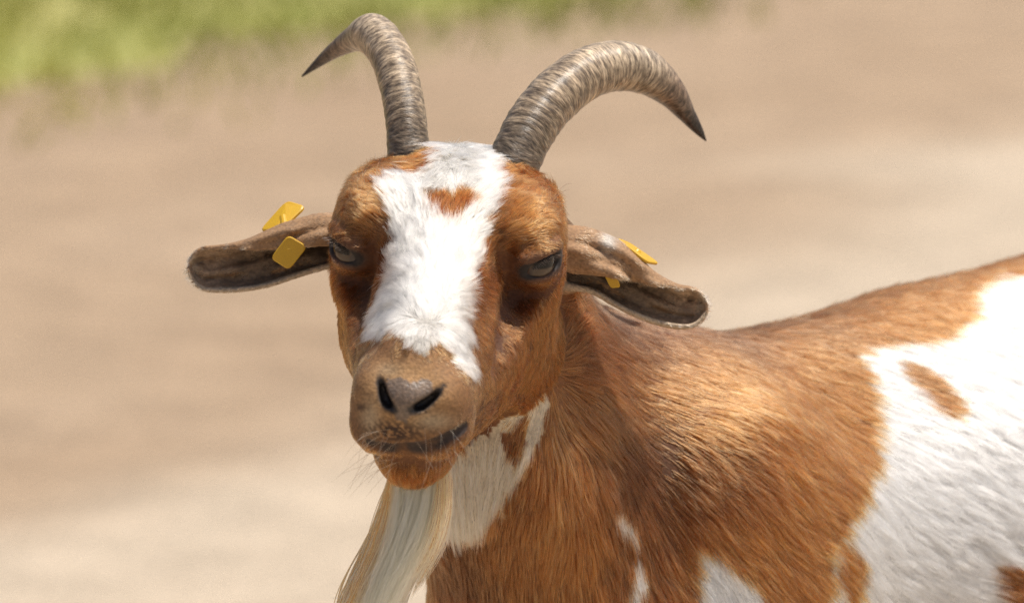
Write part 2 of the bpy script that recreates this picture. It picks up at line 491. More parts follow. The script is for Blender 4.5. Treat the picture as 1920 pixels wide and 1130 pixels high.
# eyes: ball under two lids
EYES = []
SLIT = []
ER = 0.0136
def eye_axes(s):
    fdir = norm(np.array([s * 0.72, 0.68, 0.06]))
    along = norm(np.array([-0.60 * s, 0.80, -0.20])); along = norm(along - fdir * (along @ fdir))
    upn = np.cross(fdir, along); upn = upn if upn[2] > 0 else -upn
    return fdir, along, upn
for s in (-1, 1):
    c = np.array([s * 0.0512, 0.0085, 0.0048]); EYES.append(c)
    fdir, along, upn = eye_axes(s)
    ellip(FH, HEAD, c, (ER * 1.16, ER * 1.16, ER * 1.12), 0.007)
    ellip(FH, HEAD, c + upn * 0.0075 + fdir * 0.0085, (0.0155, 0.0030, 0.0068), 0.006, rot=[along, upn, fdir])      # upper lid fold
    cc = c + fdir * ER * 1.04 - upn * 0.0008
    ellip(FH, HEAD, cc, (0.0124, 0.0060, 0.0085), 0.0018, 'sub', rot=[along, upn, fdir])
    ellip(FH, HEAD, cc + along * 0.0125 - fdir * 0.0015 - upn * 0.0015, (0.0070, 0.0022, 0.0045), 0.003, 'sub', rot=[along, upn, fdir])   # tear duct
    for q in np.linspace(-1, 1, 13):
        SLIT.append(c + fdir * (ER * 1.1 * math.sqrt(1 - 0.5 * q * q)) + along * 0.0125 * q - upn * 0.001)
# nostrils
NOSTRIL_G = []
for pts in ([(713, 708), (715, 726), (723, 746), (739, 766)], [(829, 724), (813, 744), (793, 758), (772, 770)]):
    P = np.array([surf(FH, *p) for p in pts])
    P = catmull(P, 9); NOSTRIL_G += [(q, r_) for q, r_ in zip(P, np.interp(np.linspace(0, 1, 9), [0, 0.4, 0.8, 1], [0.35, 0.8, 1.0, 0.8]))] + [(q + [0, d_, 0.0], 1.2) for q in P[2:8] for d_ in (0.004, 0.008, 0.011)]; rr = np.interp(np.linspace(0, 1, 9), [0, 0.35, 0.75, 1], [0.0007, 0.0018, 0.0026, 0.0016])
    chain(FH, GF, P, rr, 0.002, 'sub')
    chain(FH, GF, P[2:8] + [0, 0.004, 0.0], rr[2:8] * 0.9, 0.002, 'sub')
    chain(FH, GF, P[3:8] + [0, 0.008, 0.001], rr[3:8] * 0.9, 0.002, 'sub')
# philtrum and mouth
P = np.array([surf(FH, *p) for p in [(752, 780), (750, 798), (748, 815)]])
chain(FH, GF, P, [0.0010, 0.0012, 0.0010], 0.002, 'sub')
MOUTH = [(690, 824), (712, 834), (752, 842), (800, 834), (842, 815), (870, 794)]
PM = np.array([surf(FH, *p) for p in MOUTH])
chain(FH, GF, PM + [0, 0.0005, -0.0015], [0.0012, 0.0034, 0.0048, 0.0040, 0.0022, 0.0010], 0.0035, 'sub')

# ---- ears: rolled sheets
FE = new_field()
def ear(center, hh, flap, depth, low, qr=0.0125):
    n, m = 150, 90
    s = np.linspace(0, 1, n)
    key = np.linspace(0, 1, len(center))
    C = catmull(ats([(c[0], c[1], d) for c, d in zip(center, depth)]), n)
    H = np.interp(s, key, hh) / PPM
    end = np.sqrt(np.clip(1 - (np.clip(s - 0.86, 0, 1) / 0.14) ** 2, 0.0, 1))
    H = H * np.maximum(end, 0.05)
    f1 = np.radians(np.interp(s, key, flap)); f0 = np.radians(np.interp(s, key, low))
    T = norm(np.gradient(C, axis=0)); q = np.array([0, -1.0, 0])
    q = norm(q - T * (T @ q)[:, None]); p = np.cross(T, q); p = p * np.sign(p[:, 2:3])
    tt = np.linspace(0, 1, m)
    ph = f0[:, None] + (f1 - f0)[:, None] * tt[None]
    Q = qr * (0.75 + 0.25 * end)
    wav = 1 + 0.05 * np.sin(ph * 3 + s[:, None] * 9)
    Qw = 1 + np.clip(s * 3, 0, 1)[:, None] * (0.30 * np.sin(ph * 6 + s[:, None] * 5) + 0.16 * np.sin(ph * 13 - s[:, None] * 9) + 0.10 * np.sin(s[:, None] * 31 + ph * 4))
    S = C[:, None] + p[:, None] * (np.sin(ph) * H[:, None] * wav)[..., None] + q[:, None] * (np.cos(ph) * Q[:, None] * Qw)[..., None]
    thick = 0.0021 - 0.0006 * s
    r = 0.009
    for i in range(n):
        for P_ in S[i, ::1]:
            sl = box_slices(P_ - r, P_ + r)
            x, y, z = coords(sl)
            d = np.sqrt((x - P_[0]) ** 2 + (y - P_[1]) ** 2 + (z - P_[2]) ** 2) - thick[i]
            np.minimum(FE[sl], d, out=FE[sl])
    return C, S, T, p
EAR_A = ear([(668, 440), (610, 452), (550, 470), (480, 492), (410, 503), (353, 505)], [40, 48, 49, 45, 41, 38], [-25, -5, 12, 38, 85, 96],
            [0.050, 0.048, 0.052, 0.060, 0.066, 0.070], [262, 268, 275, 280, 276, 268])
EAR_B = ear([(1035, 470), (1080, 484), (1135, 503), (1200, 545), (1265, 573), (1325, 578)], [50, 56, 53, 43, 38, 36], [-32, -26, -10, 26, 70, 92],
            [0.044, 0.044, 0.050, 0.056, 0.062, 0.064], [262, 270, 278, 284, 284, 272])
FH = smin(FH, FE, 0.006)

# ---- trunk, neck and legs
FB = new_field()
TH = math.radians(43.0)
BX = np.array([math.cos(TH), math.sin(TH), 0.0])          # towards the rump
BL = np.array([math.sin(TH), -math.cos(TH), 0.0])         # towards the goat's left flank
WITH = g2w(at(1285, 697, 0.215))                           # withers in the world
Bo = WITH.copy(); Bo[2] = 0
BRw = np.stack([BX, BL, [0, 0, 1.0]], 1)
BODY = Frame(Wn.T @ BRw, w2g(Bo), 1.0)
hw = WITH[2]
ellip(FB, BODY, (0.02, 0, hw - 0.145), (0.17, 0.118, 0.150), 0.05)
ellip(FB, BODY, (0.23, 0, hw - 0.150), (0.22, 0.142, 0.160), 0.05)
ellip(FB, BODY, (0.43, 0, hw - 0.115), (0.19, 0.125, 0.140), 0.05)
ellip(FB, BODY, (0.56, 0, hw - 0.115), (0.09, 0.100, 0.120), 0.05)
cone(FB, BODY, (0.02, 0, hw - 0.028), (0.44, 0, hw + 0.000), 0.024, 0.030, 0.07)           # spine
ellip(FB, BODY, (-0.115, 0.0, hw - 0.205), (0.085, 0.085, 0.105), 0.05)                    # brisket
for s in (-1, 1):
    ellip(FB, BODY, (-0.010, s * 0.078, hw - 0.115), (0.062, 0.030, 0.105), 0.06, rot=[[0.90, 0, 0.43], [0, 1, 0], [-0.43, 0, 0.90]])   # shoulder blade
    ellip(FB, BODY, (-0.060, s * 0.080, hw - 0.235), (0.060, 0.036, 0.085), 0.06)          # upper arm
    chain(FB, BODY, [(-0.03, s * 0.085, hw - 0.28), (-0.005, s * 0.085, hw - 0.36), (-0.02, s * 0.08, 0.17), (-0.02, s * 0.08, 0.045)], [0.045, 0.034, 0.021, 0.019], 0.03)
    ellip(FB, BODY, (0.54, s * 0.075, hw - 0.18), (0.085, 0.05, 0.13), 0.05)               # thigh
    chain(FB, BODY, [(0.53, s * 0.08, hw - 0.27), (0.62, s * 0.075, 0.24), (0.60, s * 0.075, 0.05)], [0.055, 0.027, 0.020], 0.03)
cone(FB, BODY, (0.63, 0, hw - 0.06), (0.70, 0, hw - 0.02), 0.02, 0.008, 0.02)              # tail
chain(FB, GF, ats([(1060, 820, 0.155), (1230, 900, 0.195)]), [0.066, 0.076], 0.05)      # hollow between neck and shoulder
# neck from the back of the skull down into the chest
NK = ats([(905, 470, 0.085), (935, 700, 0.095), (985, 900, 0.115), (1045, 1120, 0.150)])
chain(FB, GF, NK, [0.050, 0.055, 0.066, 0.082], 0.03)
chain(FB, GF, ats([(895, 520, 0.09), (985, 720, 0.140), (1180, 775, 0.20)]), [0.044, 0.048, 0.052], 0.04)   # crest of the neck
FA = smin(FH, FB, 0.018)
print('fields', SH, round(time.time() - T0, 1))

def surface_nets(F):
    S = F < 0
    nx, ny, nz = F.shape
    c = [(i, j, k) for i in (0, 1) for j in (0, 1) for k in (0, 1)]
    cnt = np.zeros((nx - 1, ny - 1, nz - 1), np.int8)
    for i, j, k in c:
        cnt += S[i:nx - 1 + i, j:ny - 1 + j, k:nz - 1 + k]
    act = (cnt > 0) & (cnt < 8)
    I, J, K = np.nonzero(act)
    idx = np.full(act.shape, -1, np.int32); idx[I, J, K] = np.arange(len(I))
    acc = np.zeros((len(I), 3)); num = np.zeros(len(I))
    edges = [((i, j, k), ax) for i, j, k in c for ax in range(3) if (i, j, k)[ax] == 0]
    G = (GX, GY, GZ)
    for (o, ax) in edges:
        e = list(o); e[ax] = 1
        ia = (I + o[0], J + o[1], K + o[2]); ib = (I + e[0], J + e[1], K + e[2])
        fa, fb = F[ia], F[ib]
        m = (fa < 0) != (fb < 0)
        t = np.where(m, fa / np.where(m, fa - fb, 1), 0)
        for d in range(3):
            a = G[d][ia[d]]; b = G[d][ib[d]]
            acc[:, d] += np.where(m, a + (b - a) * t, 0)
        num += m
    V = acc / num[:, None]
    faces = []
    for ax in range(3):
        a, b = (ax + 1) % 3, (ax + 2) % 3
        sl0 = [slice(None)] * 3; sl1 = [slice(None)] * 3
        sl0[ax] = slice(0, -1); sl1[ax] = slice(1, None)
        s0, s1 = S[tuple(sl0)], S[tuple(sl1)]
        E = np.array(np.nonzero(s0 != s1)).T
        ok = (E[:, a] > 0) & (E[:, b] > 0) & (E[:, a] < F.shape[a] - 1) & (E[:, b] < F.shape[b] - 1)
        E = E[ok]
        inside = s0[tuple(E.T)]
        q = []
        for da, db in ((-1, -1), (0, -1), (0, 0), (-1, 0)):
            C = E.copy(); C[:, a] += da; C[:, b] += db
            q.append(idx[tuple(C.T)])
        q = np.array(q).T
        q[~inside] = q[~inside][:, ::-1]
        faces.append(q)
    return V, np.concatenate(faces)
V, Fc = surface_nets(FA)
# light smoothing keeps volume (Taubin)
def taubin(V, Fc, it=3):
    e = np.concatenate([Fc[:, [0, 1]], Fc[:, [1, 2]], Fc[:, [2, 3]], Fc[:, [3, 0]]])
    for _ in range(it):
        for lam in (0.5, -0.52):
            acc = np.zeros_like(V); num = np.zeros(len(V))
            for d in range(3):
                acc[:, d] = np.bincount(e[:, 0], V[e[:, 1], d], len(V)) + np.bincount(e[:, 1], V[e[:, 0], d], len(V))
            num = np.bincount(e.ravel(), minlength=len(V))
            V = V + lam * (acc / num[:, None] - V)
    return V
V = taubin(V, Fc)
print('mesh', V.shape, Fc.shape, round(time.time() - T0, 1))

def sample(F, p):
    r = 0
    ii = []; ff = []
    for d, g in enumerate((GX, GY, GZ)):
        i = np.clip(np.searchsorted(g, p[:, d]) - 1, 0, len(g) - 2); ii.append(i)
        ff.append(np.clip((p[:, d] - g[i]) / (g[i + 1] - g[i]), 0, 1))
    for dx in (0, 1):
        for dy in (0, 1):
            for dz in (0, 1):
                w = (ff[0] if dx else 1 - ff[0]) * (ff[1] if dy else 1 - ff[1]) * (ff[2] if dz else 1 - ff[2])
                r = r + w * F[ii[0] + dx, ii[1] + dy, ii[2] + dz]
    return r

# ------------------------------------------------------------------ coat
def poly(pts, d):
    return ats(pts, d)[:, [0, 2]]
BLAZE = poly([(812, 300), (822, 255), (900, 250), (922, 290), (945, 335), (948, 355), (935, 378), (925, 400), (925, 420), (908, 450), (902, 490), (890, 520), (882, 560), (878, 600), (880, 640), (893, 680), (898, 706), (885, 708), (868, 688), (853, 662), (838, 648), (815, 650), (800, 664), (782, 657), (765, 642), (745, 622), (722, 630), (700, 634), (697, 615), (712, 590), (725, 550), (733, 500), (735, 460), (735, 420), (722, 380), (712, 352), (706, 340), (725, 338), (748, 326), (775, 318), (800, 316)], 0.0)
PAD = poly([(718, 722), (736, 712), (768, 710), (800, 716), (822, 732), (798, 756), (772, 774), (762, 790), (746, 790), (740, 770), (724, 750)], -0.1)
HEART = poly([(803, 355), (835, 350), (850, 364), (872, 350), (893, 365), (895, 385), (872, 402), (845, 412), (820, 402), (805, 385)], 0.0)
THROAT = poly([(690, 870), (850, 850), (940, 790), (985, 770), (1022, 730), (1030, 760), (1012, 820), (985, 880), (950, 940), (920, 1000), (900, 1025), (860, 1032), (815, 1028), (790, 1045), (700, 1020)], 0.06)
THROAT_SPOT = poly([(938, 815), (985, 780), (984, 830), (966, 878), (945, 850)], 0.06)
FLANK = poly([(2700, 300), (1935, 522), (1870, 532), (1852, 560), (1855, 592), (1800, 640), (1740, 642), (1650, 655), (1618, 660), (1635, 700), (1652, 760), (1650, 830), (1643, 890), (1612, 950), (1590, 990), (1560, 1030), (1552, 1050), (1562, 1080), (1545, 1140), (1540, 1500), (2700, 1900)], 0.18)
SPOTS = [poly(q, 0.18) for q in ([(1702, 676), (1740, 688), (1800, 735), (1822, 770), (1818, 796), (1780, 772), (1735, 728)],
         [(1572, 1020), (1602, 1028), (1622, 1060), (1622, 1110), (1592, 1140), (1570, 1090)],
         [(1885, 1080), (1925, 1066), (1990, 1110), (1960, 1190), (1900, 1130)])]
FLECKS = [poly(q, 0.10) for q in ([(1148, 965), (1165, 960), (1187, 990), (1194, 1022), (1178, 1015)],
          [(1182, 1058), (1207, 1058), (1212, 1090), (1202, 1130), (1190, 1190), (1183, 1130)],
          [(1308, 1042), (1342, 1040), (1382, 1075), (1432, 1112), (1445, 1200), (1320, 1200)])]
WHITE = np.array([0.77, 0.72, 0.645])
BROWN = np.array([0.385, 0.140, 0.040])
TAN = np.array([0.48, 0.215, 0.075])
DARK = np.array([0.070, 0.030, 0.017])
MUZZ = np.array([0.62, 0.345, 0.14])
GREY = np.array([0.16, 0.13, 0.11])
INEAR = np.array([0.55, 0.37, 0.23])

def blob(p, px, py, rx, ry, d=0.0):
    c = at(px, py, d)
    return np.exp(-(((p[:, 0] - c[0]) * PPM / rx) ** 2 + ((p[:, 2] - c[2]) * PPM / ry) ** 2))

EYE_G = [HEAD.pt(c) for c in EYES]
SLIT_G = [HEAD.pt(c) for c in SLIT]
MOUTH_G = catmull(PM, 40) + [0, 0, -0.0018]
NOSE_G = surf(FH, 765, 745)
def dmin(p, Q):
    r = np.full(len(p), 9.0)
    for q in Q:
        np.minimum(r, np.linalg.norm(p - q, axis=1), out=r)
    return r

def regions(p):
    dh, de, db = sample(FH, p), sample(FE, p), sample(FB, p)
    ear_m = (de < 0.004) & (de < db)
    head_m = (dh < db) & ~ear_m
    return head_m, ear_m

def coat(p, nrm, jitter=0.0, shift=None):
    """coat colour at surface points, some light and shade painted in; also how bare the skin is and how white"""
    n = len(p)
    head, ear_m = regions(p)
    j = (np.c_[vnoise(p, 130, 31), vnoise(p, 130, 32)] - 0.5) * 0.006 + (np.c_[vnoise(p, 420, 33), vnoise(p, 420, 34)] - 0.5) * 0.003
    if jitter:
        j = j + rng.normal(0, jitter, (n, 2))
    x = p[:, 0] + j[:, 0]; z = p[:, 2] + j[:, 1]
    if shift is not None:
        x = x + shift[:, 0]; z = z + shift[:, 2]
    c = np.tile(BROWN, (n, 1))
    def mix(c, col, w):
        return c * (1 - w[:, None]) + col * w[:, None]
    # trunk tones
    body = ~head & ~ear_m
    m = vnoise(p, 16, 41)
    c = mix(c, TAN, np.where(body, 0.2 * sstep(0.45, 0.9, m), 0))
    c = mix(c, DARK, np.where(body, 0.45 * sstep(0.5, 0.15, m), 0))
    bl = (g2w(p) - Bo) @ BRw
    spine = np.exp(-(bl[:, 1] / 0.05) ** 2) * (bl[:, 2] > hw - 0.12)
    c = mix(c, DARK, np.where(body, 0.65 * spine * sstep(0.30, -0.02, bl[:, 0]) + 0.25 * spine, 0).clip(0, 0.8))
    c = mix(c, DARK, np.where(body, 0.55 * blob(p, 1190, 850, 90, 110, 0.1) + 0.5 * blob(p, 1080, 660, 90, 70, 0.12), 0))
    c = mix(c, TAN, np.where(body, 0.6 * blob(p, 1045, 850, 22, 140, 0.08) + 0.3 * blob(p, 1330, 735, 90, 60, 0.1) + 0.2 * blob(p, 1560, 660, 120, 60, 0.18), 0))  # tan also paints the lit sheen of neck ridge and shoulder blade
    # face tones
    c[head] = np.array([0.195, 0.062, 0.014])  # darker than the body brown, partly cheek shade put into the colour
    c = mix(c, TAN, np.where(head, 0.7 * (blob(p, 690, 385, 45, 55) + blob(p, 985, 420, 70, 55)).clip(0, 1), 0))
    c = mix(c, DARK, np.where(head, 0.45 * (blob(p, 690, 570, 30, 90) + blob(p, 958, 575, 32, 60) + blob(p, 940, 650, 22, 50) + blob(p, 905, 770, 22, 40)).clip(0, 1), 0))  # dark facial stripes, with brow shade in the eye trough painted in
    c = mix(c, MUZZ, np.where(head, (blob(p, 765, 735, 95, 75) * 1.5).clip(0, 1) * 0.95, 0))
    c = mix(c, np.array([0.70, 0.52, 0.32]), np.where(head, 0.9 * (blob(p, 702, 775, 18, 32) + blob(p, 815, 782, 38, 15) + 0.5 * blob(p, 735, 690, 25, 14)).clip(0, 1), 0))
    # markings
    white = np.zeros(n, bool)
    white |= head & inpoly(x, z, BLAZE) & ~inpoly(x, z, HEART) & (nrm[:, 1] < 0.5)
    white |= body & inpoly(x, z, THROAT) & ~inpoly(x, z, THROAT_SPOT) & (p[:, 1] < 0.12)
    lef = body & (bl[:, 1] > -0.02)
    wb = inpoly(x, z, FLANK)
    for s_ in SPOTS: wb &= ~inpoly(x, z, s_)
    for s_ in FLECKS: wb |= inpoly(x, z, s_)
    white |= lef & wb
    white |= body & (bl[:, 1] <= -0.02) & (bl[:, 0] > 0.22 + 0.1 * (vnoise(p, 9, 51) - 0.5)) & (bl[:, 2] < hw - 0.06)
    c[white] = WHITE
    c[white & head] = WHITE * 0.86
    c[lef & white] = np.array([0.88, 0.85, 0.80])
    c = mix(c, np.array([0.86, 0.69, 0.46]), np.where(white & body & (p[:, 0] < at(1040, 0)[0]), 0.8, 0))  # cream throat, mostly warm ground bounce painted into the white
    # ears
    ew = ear_m
    c[ew] = np.array([0.50, 0.29, 0.145])
    for E_ in (EAR_A, EAR_B):
        C, S = E_[0], E_[1]
        near = ew & (np.abs(p[:, 0] - C[:, 0].mean()) < 0.09)
        if not near.any(): continue
        q = p[near]
        k = np.argmin(((q[:, None] - C[None, ::3]) ** 2).sum(2), 1) * 3
        inner = ((C[k] - q) * nrm[near]).sum(1) > 0
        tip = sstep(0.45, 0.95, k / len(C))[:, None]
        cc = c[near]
        ci = INEAR * (0.35 + 0.75 * tip) * (0.6 + 0.8 * vnoise(q, 260, 66))[:, None]  # shade of the ear hollow painted in, deeper towards the base
        cc = np.where(inner[:, None], ci, cc)
        de_ = np.minimum(dmin(q, S[::3, 0]), dmin(q, S[-4, ::3]))
        rim = sstep(0.0045, 0.0022, de_)[:, None]
        cc = cc * (1 - rim) + np.array([0.66, 0.50, 0.34]) * rim  # backlit glow of the thin ear edge painted as paler hair
        c[near] = cc
    # white fringe of the ears' folds
    c = mix(c, WHITE, np.where(ew, 0.9 * blob(p, 1140, 452, 16, 20, 0.05) , 0))
    # bare or dark skin
    de = dmin(p, SLIT_G)
    bare = np.where(head, sstep(0.0078, 0.0052, de), 0)
    mo = np.full(n, 9.0)
    for q, r_ in zip(MOUTH_G, np.interp(np.linspace(0, 1, 40), [0, 0.2, 0.45, 0.7, 1], [0.7, 1.0, 1.3, 1.0, 0.7])):
        np.minimum(mo, np.linalg.norm(p - q, axis=1) / r_, out=mo)
    lips = np.where(head, sstep(0.0060, 0.0042, mo), 0)
    pad = np.where(head, (blob(p, 764, 748, 42, 28) * 1.7 + 1.2 * blob(p, 752, 782, 16, 14)).clip(0, 1), 0)
    padm = np.where(head & inpoly(x, z, PAD), 1.0, 0.0) * (0.75 + 0.25 * vnoise(p, 700, 77))
    c = mix(c, np.array([0.15, 0.10, 0.075]), 0.6 * np.where(head, sstep(0.013, 0.005, de), 0))
    c = mix(c, np.array([0.03, 0.022, 0.02]), bare)
    c = mix(c, np.array([0.05, 0.032, 0.026]), lips)  # dark lip skin, plus painted shadow under the upper lip
    c = mix(c, np.array([0.20, 0.155, 0.125]), padm)
    c = mix(c, DARK * 0.8, np.where(head, 0.95 * (1.2 * blob(p, 748, 802, 55, 22)).clip(0, 1) * (vnoise(p, 1100, 61) > 0.45) + 0.9 * blob(p, 686, 757, 11, 7), 0))
    nd = np.full(n, 9.0)
    for q, r_ in NOSTRIL_G:
        np.minimum(nd, np.linalg.norm(p - q, axis=1) / r_, out=nd)
    nst = np.where(head, sstep(0.0050, 0.0028, nd), 0)
    c = mix(c, np.array([0.035, 0.027, 0.024]), nst)
    return c, np.maximum.reduce([bare, lips, padm, nst]), white, head, ear_m, padm

# normals of the body mesh
def vnormals(V, Fc):
    a, b, c, d = (V[Fc[:, i]] for i in range(4))
    fn = np.cross(c - a, d - b)
    N = np.zeros_like(V)
    for i in range(4):
        for k in range(3):
            N[:, k] += np.bincount(Fc[:, i], fn[:, k], len(V))
    return norm(N)
NV = vnormals(V, Fc)

goat = bpy.data.objects.new('goat', None)
COL.objects.link(goat)
goat['label'] = 'brown and white goat with curved horns and a long white beard, standing on the sand'
goat['category'] = 'goat'
goat.location = Bo.tolist()
bpy.context.view_layer.update()
INV = Matrix.Translation(-Vector(Bo))
def place(p):
    """goat frame -> coordinates of the goat empty"""
    return g2w(p) - Bo

body_o = make_mesh('body', place(V), Fc, M_SKIN, goat)
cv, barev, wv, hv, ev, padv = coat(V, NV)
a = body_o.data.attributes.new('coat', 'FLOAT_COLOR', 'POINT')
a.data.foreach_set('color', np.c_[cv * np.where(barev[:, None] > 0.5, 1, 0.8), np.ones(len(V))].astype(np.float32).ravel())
a = body_o.data.attributes.new('wet', 'FLOAT', 'POINT')
a.data.foreach_set('value', padv.astype(np.float32))

# ------------------------------------------------------------------ horns
def horn(pts, hwid, label):
    n, m = 260, 56
    P = catmull(ats(pts), n)
    hwid = np.interp(np.linspace(0, 1, n), np.linspace(0, 1, len(hwid)), hwid) / PPM
    seg = np.r_[0, np.cumsum(np.linalg.norm(np.diff(P, axis=0), axis=1))]
    s = seg / seg[-1]
    T = norm(np.gradient(P, axis=0))
    front = np.array([0, -1.0, 0]); fr = norm(front - T * (T @ front)[:, None])
    sd = np.cross(T, fr)
    ph = np.linspace(0, 2 * np.pi, m, endpoint=False)
    pc = np.cos(ph)[None]; ps = np.sin(ph)[None]
    # growth rings, closer at the root, wandering round the horn
    gx = np.stack(np.broadcast_arrays(seg[:, None] * 60, pc * 0.8, ps * 0.8), -1).reshape(-1, 3)
    wob = (vnoise(gx, 1.0, 71).reshape(n, m) - 0.5)
    ring = np.sin((seg[:, None] * 620 + wob * 9.0 + 0.8 * np.cos(ph)[None]))
    ring2 = np.sin(seg[:, None] * 1500 + wob * 20)
    fade = np.interp(s, [0, 0.05, 0.6, 0.85, 1], [0.8, 1, 0.8, 0.15, 0])[:, None]
    big = np.sin(seg[:, None] * 190 + wob * 3) * np.interp(s, [0, 0.3, 0.5], [1, 0.5, 0])[:, None]
    r = hwid[:, None] * (1 + 0.012 * fade * ring + 0.008 * fade * ring2 + 0.016 * big)
    keel = 1 + 0.05 * np.cos(2 * ph)[None]
    X = P[:, None] + fr[:, None] * (pc * r * 1.12 * keel)[..., None] + sd[:, None] * (ps * r * keel)[..., None]
    verts = np.vstack([X.reshape(-1, 3), P[-1:] + T[-1:] * 0.001])
    i, j = np.meshgrid(np.arange(n - 1), np.arange(m), indexing='ij'); i = i.ravel(); j = j.ravel(); j2 = (j + 1) % m
    f = np.c_[i * m + j, i * m + j2, (i + 1) * m + j2, (i + 1) * m + j].tolist()
    f += [[(n - 1) * m + k, (n - 1) * m + (k + 1) % m, n * m] for k in range(m)]
    o = make_mesh('horn', place(verts), f, M_HORN, goat)
    def attr(nm, v):
        o.data.attributes.new(nm, 'FLOAT', 'POINT').data.foreach_set('value', np.r_[v.ravel(), v.ravel()[-1]].astype(np.float32))
    attr('along', np.broadcast_to(s[:, None], (n, m)))
    attr('ring', ring)
    uv = np.stack(np.broadcast_arrays(seg[:, None], pc * 0.02, ps * 0.02), -1).reshape(-1, 3)
    uv[:, 0] += (wob.ravel()) * 0.006
    o.data.attributes.new('horn_uv', 'FLOAT_VECTOR', 'POINT').data.foreach_set('vector', np.vstack([uv, uv[-1:]]).astype(np.float32).ravel())
    o['label'] = label
    return o
hb = [h2g((s * 0.034, -0.055, 0.030)) for s in (-1, 1)]
horn([(770, 335, 0.045), (766, 285, 0.047), (760, 215, 0.056), (747, 148, 0.075), (728, 98, 0.095), (700, 66, 0.115), (667, 72, 0.132), (630, 93, 0.146), (597, 118, 0.157), (567, 143, 0.165)],
     [44, 43, 41, 42, 42, 43, 27, 17, 9.5, 2.0], 'horn with a sharp bend, hooking outwards to a dark tip')
horn([(945, 350, 0.040), (966, 300, 0.042), (992, 245, 0.050), (1028, 195, 0.062), (1075, 153, 0.078), (1118, 131, 0.092), (1162, 124, 0.106), (1210, 136, 0.118), (1256, 172, 0.130), (1288, 215, 0.138), (1310, 245, 0.143), (1323, 263, 0.146)],
     [52, 53, 53, 54, 53, 52, 51, 46, 32, 18, 9.5, 2.0], 'horn in a wide even arc with a dark drooping tip')

# ------------------------------------------------------------------ eyes
def mat_eye():
    m, nt, N, L, b = mat_plain('eyeball', (0.1, 0.07, 0.05), 0.06)
    a = N.new('ShaderNodeAttribute'); a.attribute_name = 'iris'
    L.new(a.outputs['Color'], b.inputs['Base Color'])
    b.inputs['Specular IOR Level'].default_value = 0.35
    return m
M_EYE = mat_eye()
for c, s in zip(EYES, (-1, 1)):
    n, m = 40, 56
    th = np.linspace(0, np.pi, n)[:, None]; ph = np.linspace(0, 2 * np.pi, m, endpoint=False)[None]
    D = np.stack(np.broadcast_arrays(np.sin(th) * np.cos(ph), np.sin(th) * np.sin(ph), np.cos(th)), -1).reshape(-1, 3)
    fdir = eye_axes(s)[0]
    up = norm(np.array([0, 0, 1.0]) - fdir * fdir[2]); sd = np.cross(up, fdir)
    f_, u_, s_ = D @ fdir, D @ up, D @ sd
    col = np.tile(np.array([0.07, 0.05, 0.04]), (len(D), 1))
    iris = np.hypot(u_, s_) < 0.66
    col[iris & (f_ > 0)] = (0.095, 0.065, 0.042)
    col[(f_ > 0) & (u_ > -0.14) & (u_ < 0.5) & (np.abs(s_) < 0.6)] = (0.006, 0.005, 0.006)
    R_ = ER
    bulge = 1 + 0.05 * np.clip(f_, 0, 1) ** 4
    Q = HEAD.pt(c) + (D * bulge[:, None] * R_ * HS) @ HR.T
    i, j = np.meshgrid(np.arange(n - 1), np.arange(m), indexing='ij'); i = i.ravel(); j = j.ravel(); j2 = (j + 1) % m
    o = make_mesh('eye', place(Q), np.c_[i * m + j, (i + 1) * m + j, (i + 1) * m + j2, i * m + j2], M_EYE, goat)
    o.data.attributes.new('iris', 'FLOAT_COLOR', 'POINT').data.foreach_set('color', np.c_[col, np.ones(len(D))].astype(np.float32).ravel())

# ------------------------------------------------------------------ hooves
M_HOOF = mat_plain('hoof_horn', (0.05, 0.04, 0.035), 0.5)[0]
for (bx, s) in ((-0.02, -1), (-0.02, 1), (0.60, -1), (0.60, 1)):
    by = s * (0.08 if bx < 0.3 else 0.075)
    vs = []; fs = []
    for k, (z, rx, ry, off) in enumerate(((0.0, 0.036, 0.026, -0.014), (0.018, 0.033, 0.025, -0.009), (0.045, 0.026, 0.022, -0.002), (0.055, 0.018, 0.017, 0.0))):
        for a_ in range(24):
            t = 2 * math.pi * a_ / 24
            cleft = 1 - 0.28 * math.exp(-((t - math.pi) / 0.22) ** 2)
            vs.append(BX * (bx + off + rx * math.cos(t) * cleft) + BL * (by + ry * math.sin(t)) + np.array([0, 0, z - 0.006]))
    for k in range(3):
        for a_ in range(24):
            fs.append([k * 24 + a_, k * 24 + (a_ + 1) % 24, (k + 1) * 24 + (a_ + 1) % 24, (k + 1) * 24 + a_])
    fs.append(list(range(23, -1, -1))); fs.append(list(range(72, 96)))
    make_mesh('hoof', vs, fs, M_HOOF, goat)

# ------------------------------------------------------------------ fur
# combing guides: photograph position -> direction the hair lies (image x, image y down)
HEAD_COMB = [(800, 560, 0.0, -0.2), (790, 470, -.15, -1), (850, 470, .25, -1), (740, 480, -.8, -.5), (900, 480, .8, -.5), (720, 560, -1, .1), (885, 560, 1, .0), (700, 620, -.8, .6),
             (780, 640, -.1, 1), (870, 650, .7, .7), (840, 380, .0, -1), (770, 360, -.4, -1), (900, 360, .5, -.9), (860, 300, .1, .6), (820, 315, -.2, .5), (915, 315, .4, -.4), (730, 320, -.6, -.7), (980, 330, .5, -.8),
             (690, 390, -.7, -.5), (1000, 400, .8, -.5), (650, 430, -.6, .2), (1040, 440, .7, .1), (680, 560, -.5, .8), (960, 560, .5, .8), (990, 680, .6, .7), (1020, 600, .4, .9),
             (900, 760, .8, .5), (770, 700, 0, 1), (700, 730, -.6, .8), (850, 730, .7, .7), (720, 800, -.3, 1), (800, 800, .3, 1), (775, 870, -.05, 1), (850, 850, .5, .8), (660, 640, -.3, 1), (670, 720, -.5, .9),
             (930, 520, .9, -.1), (950, 470, .9, -.35)]
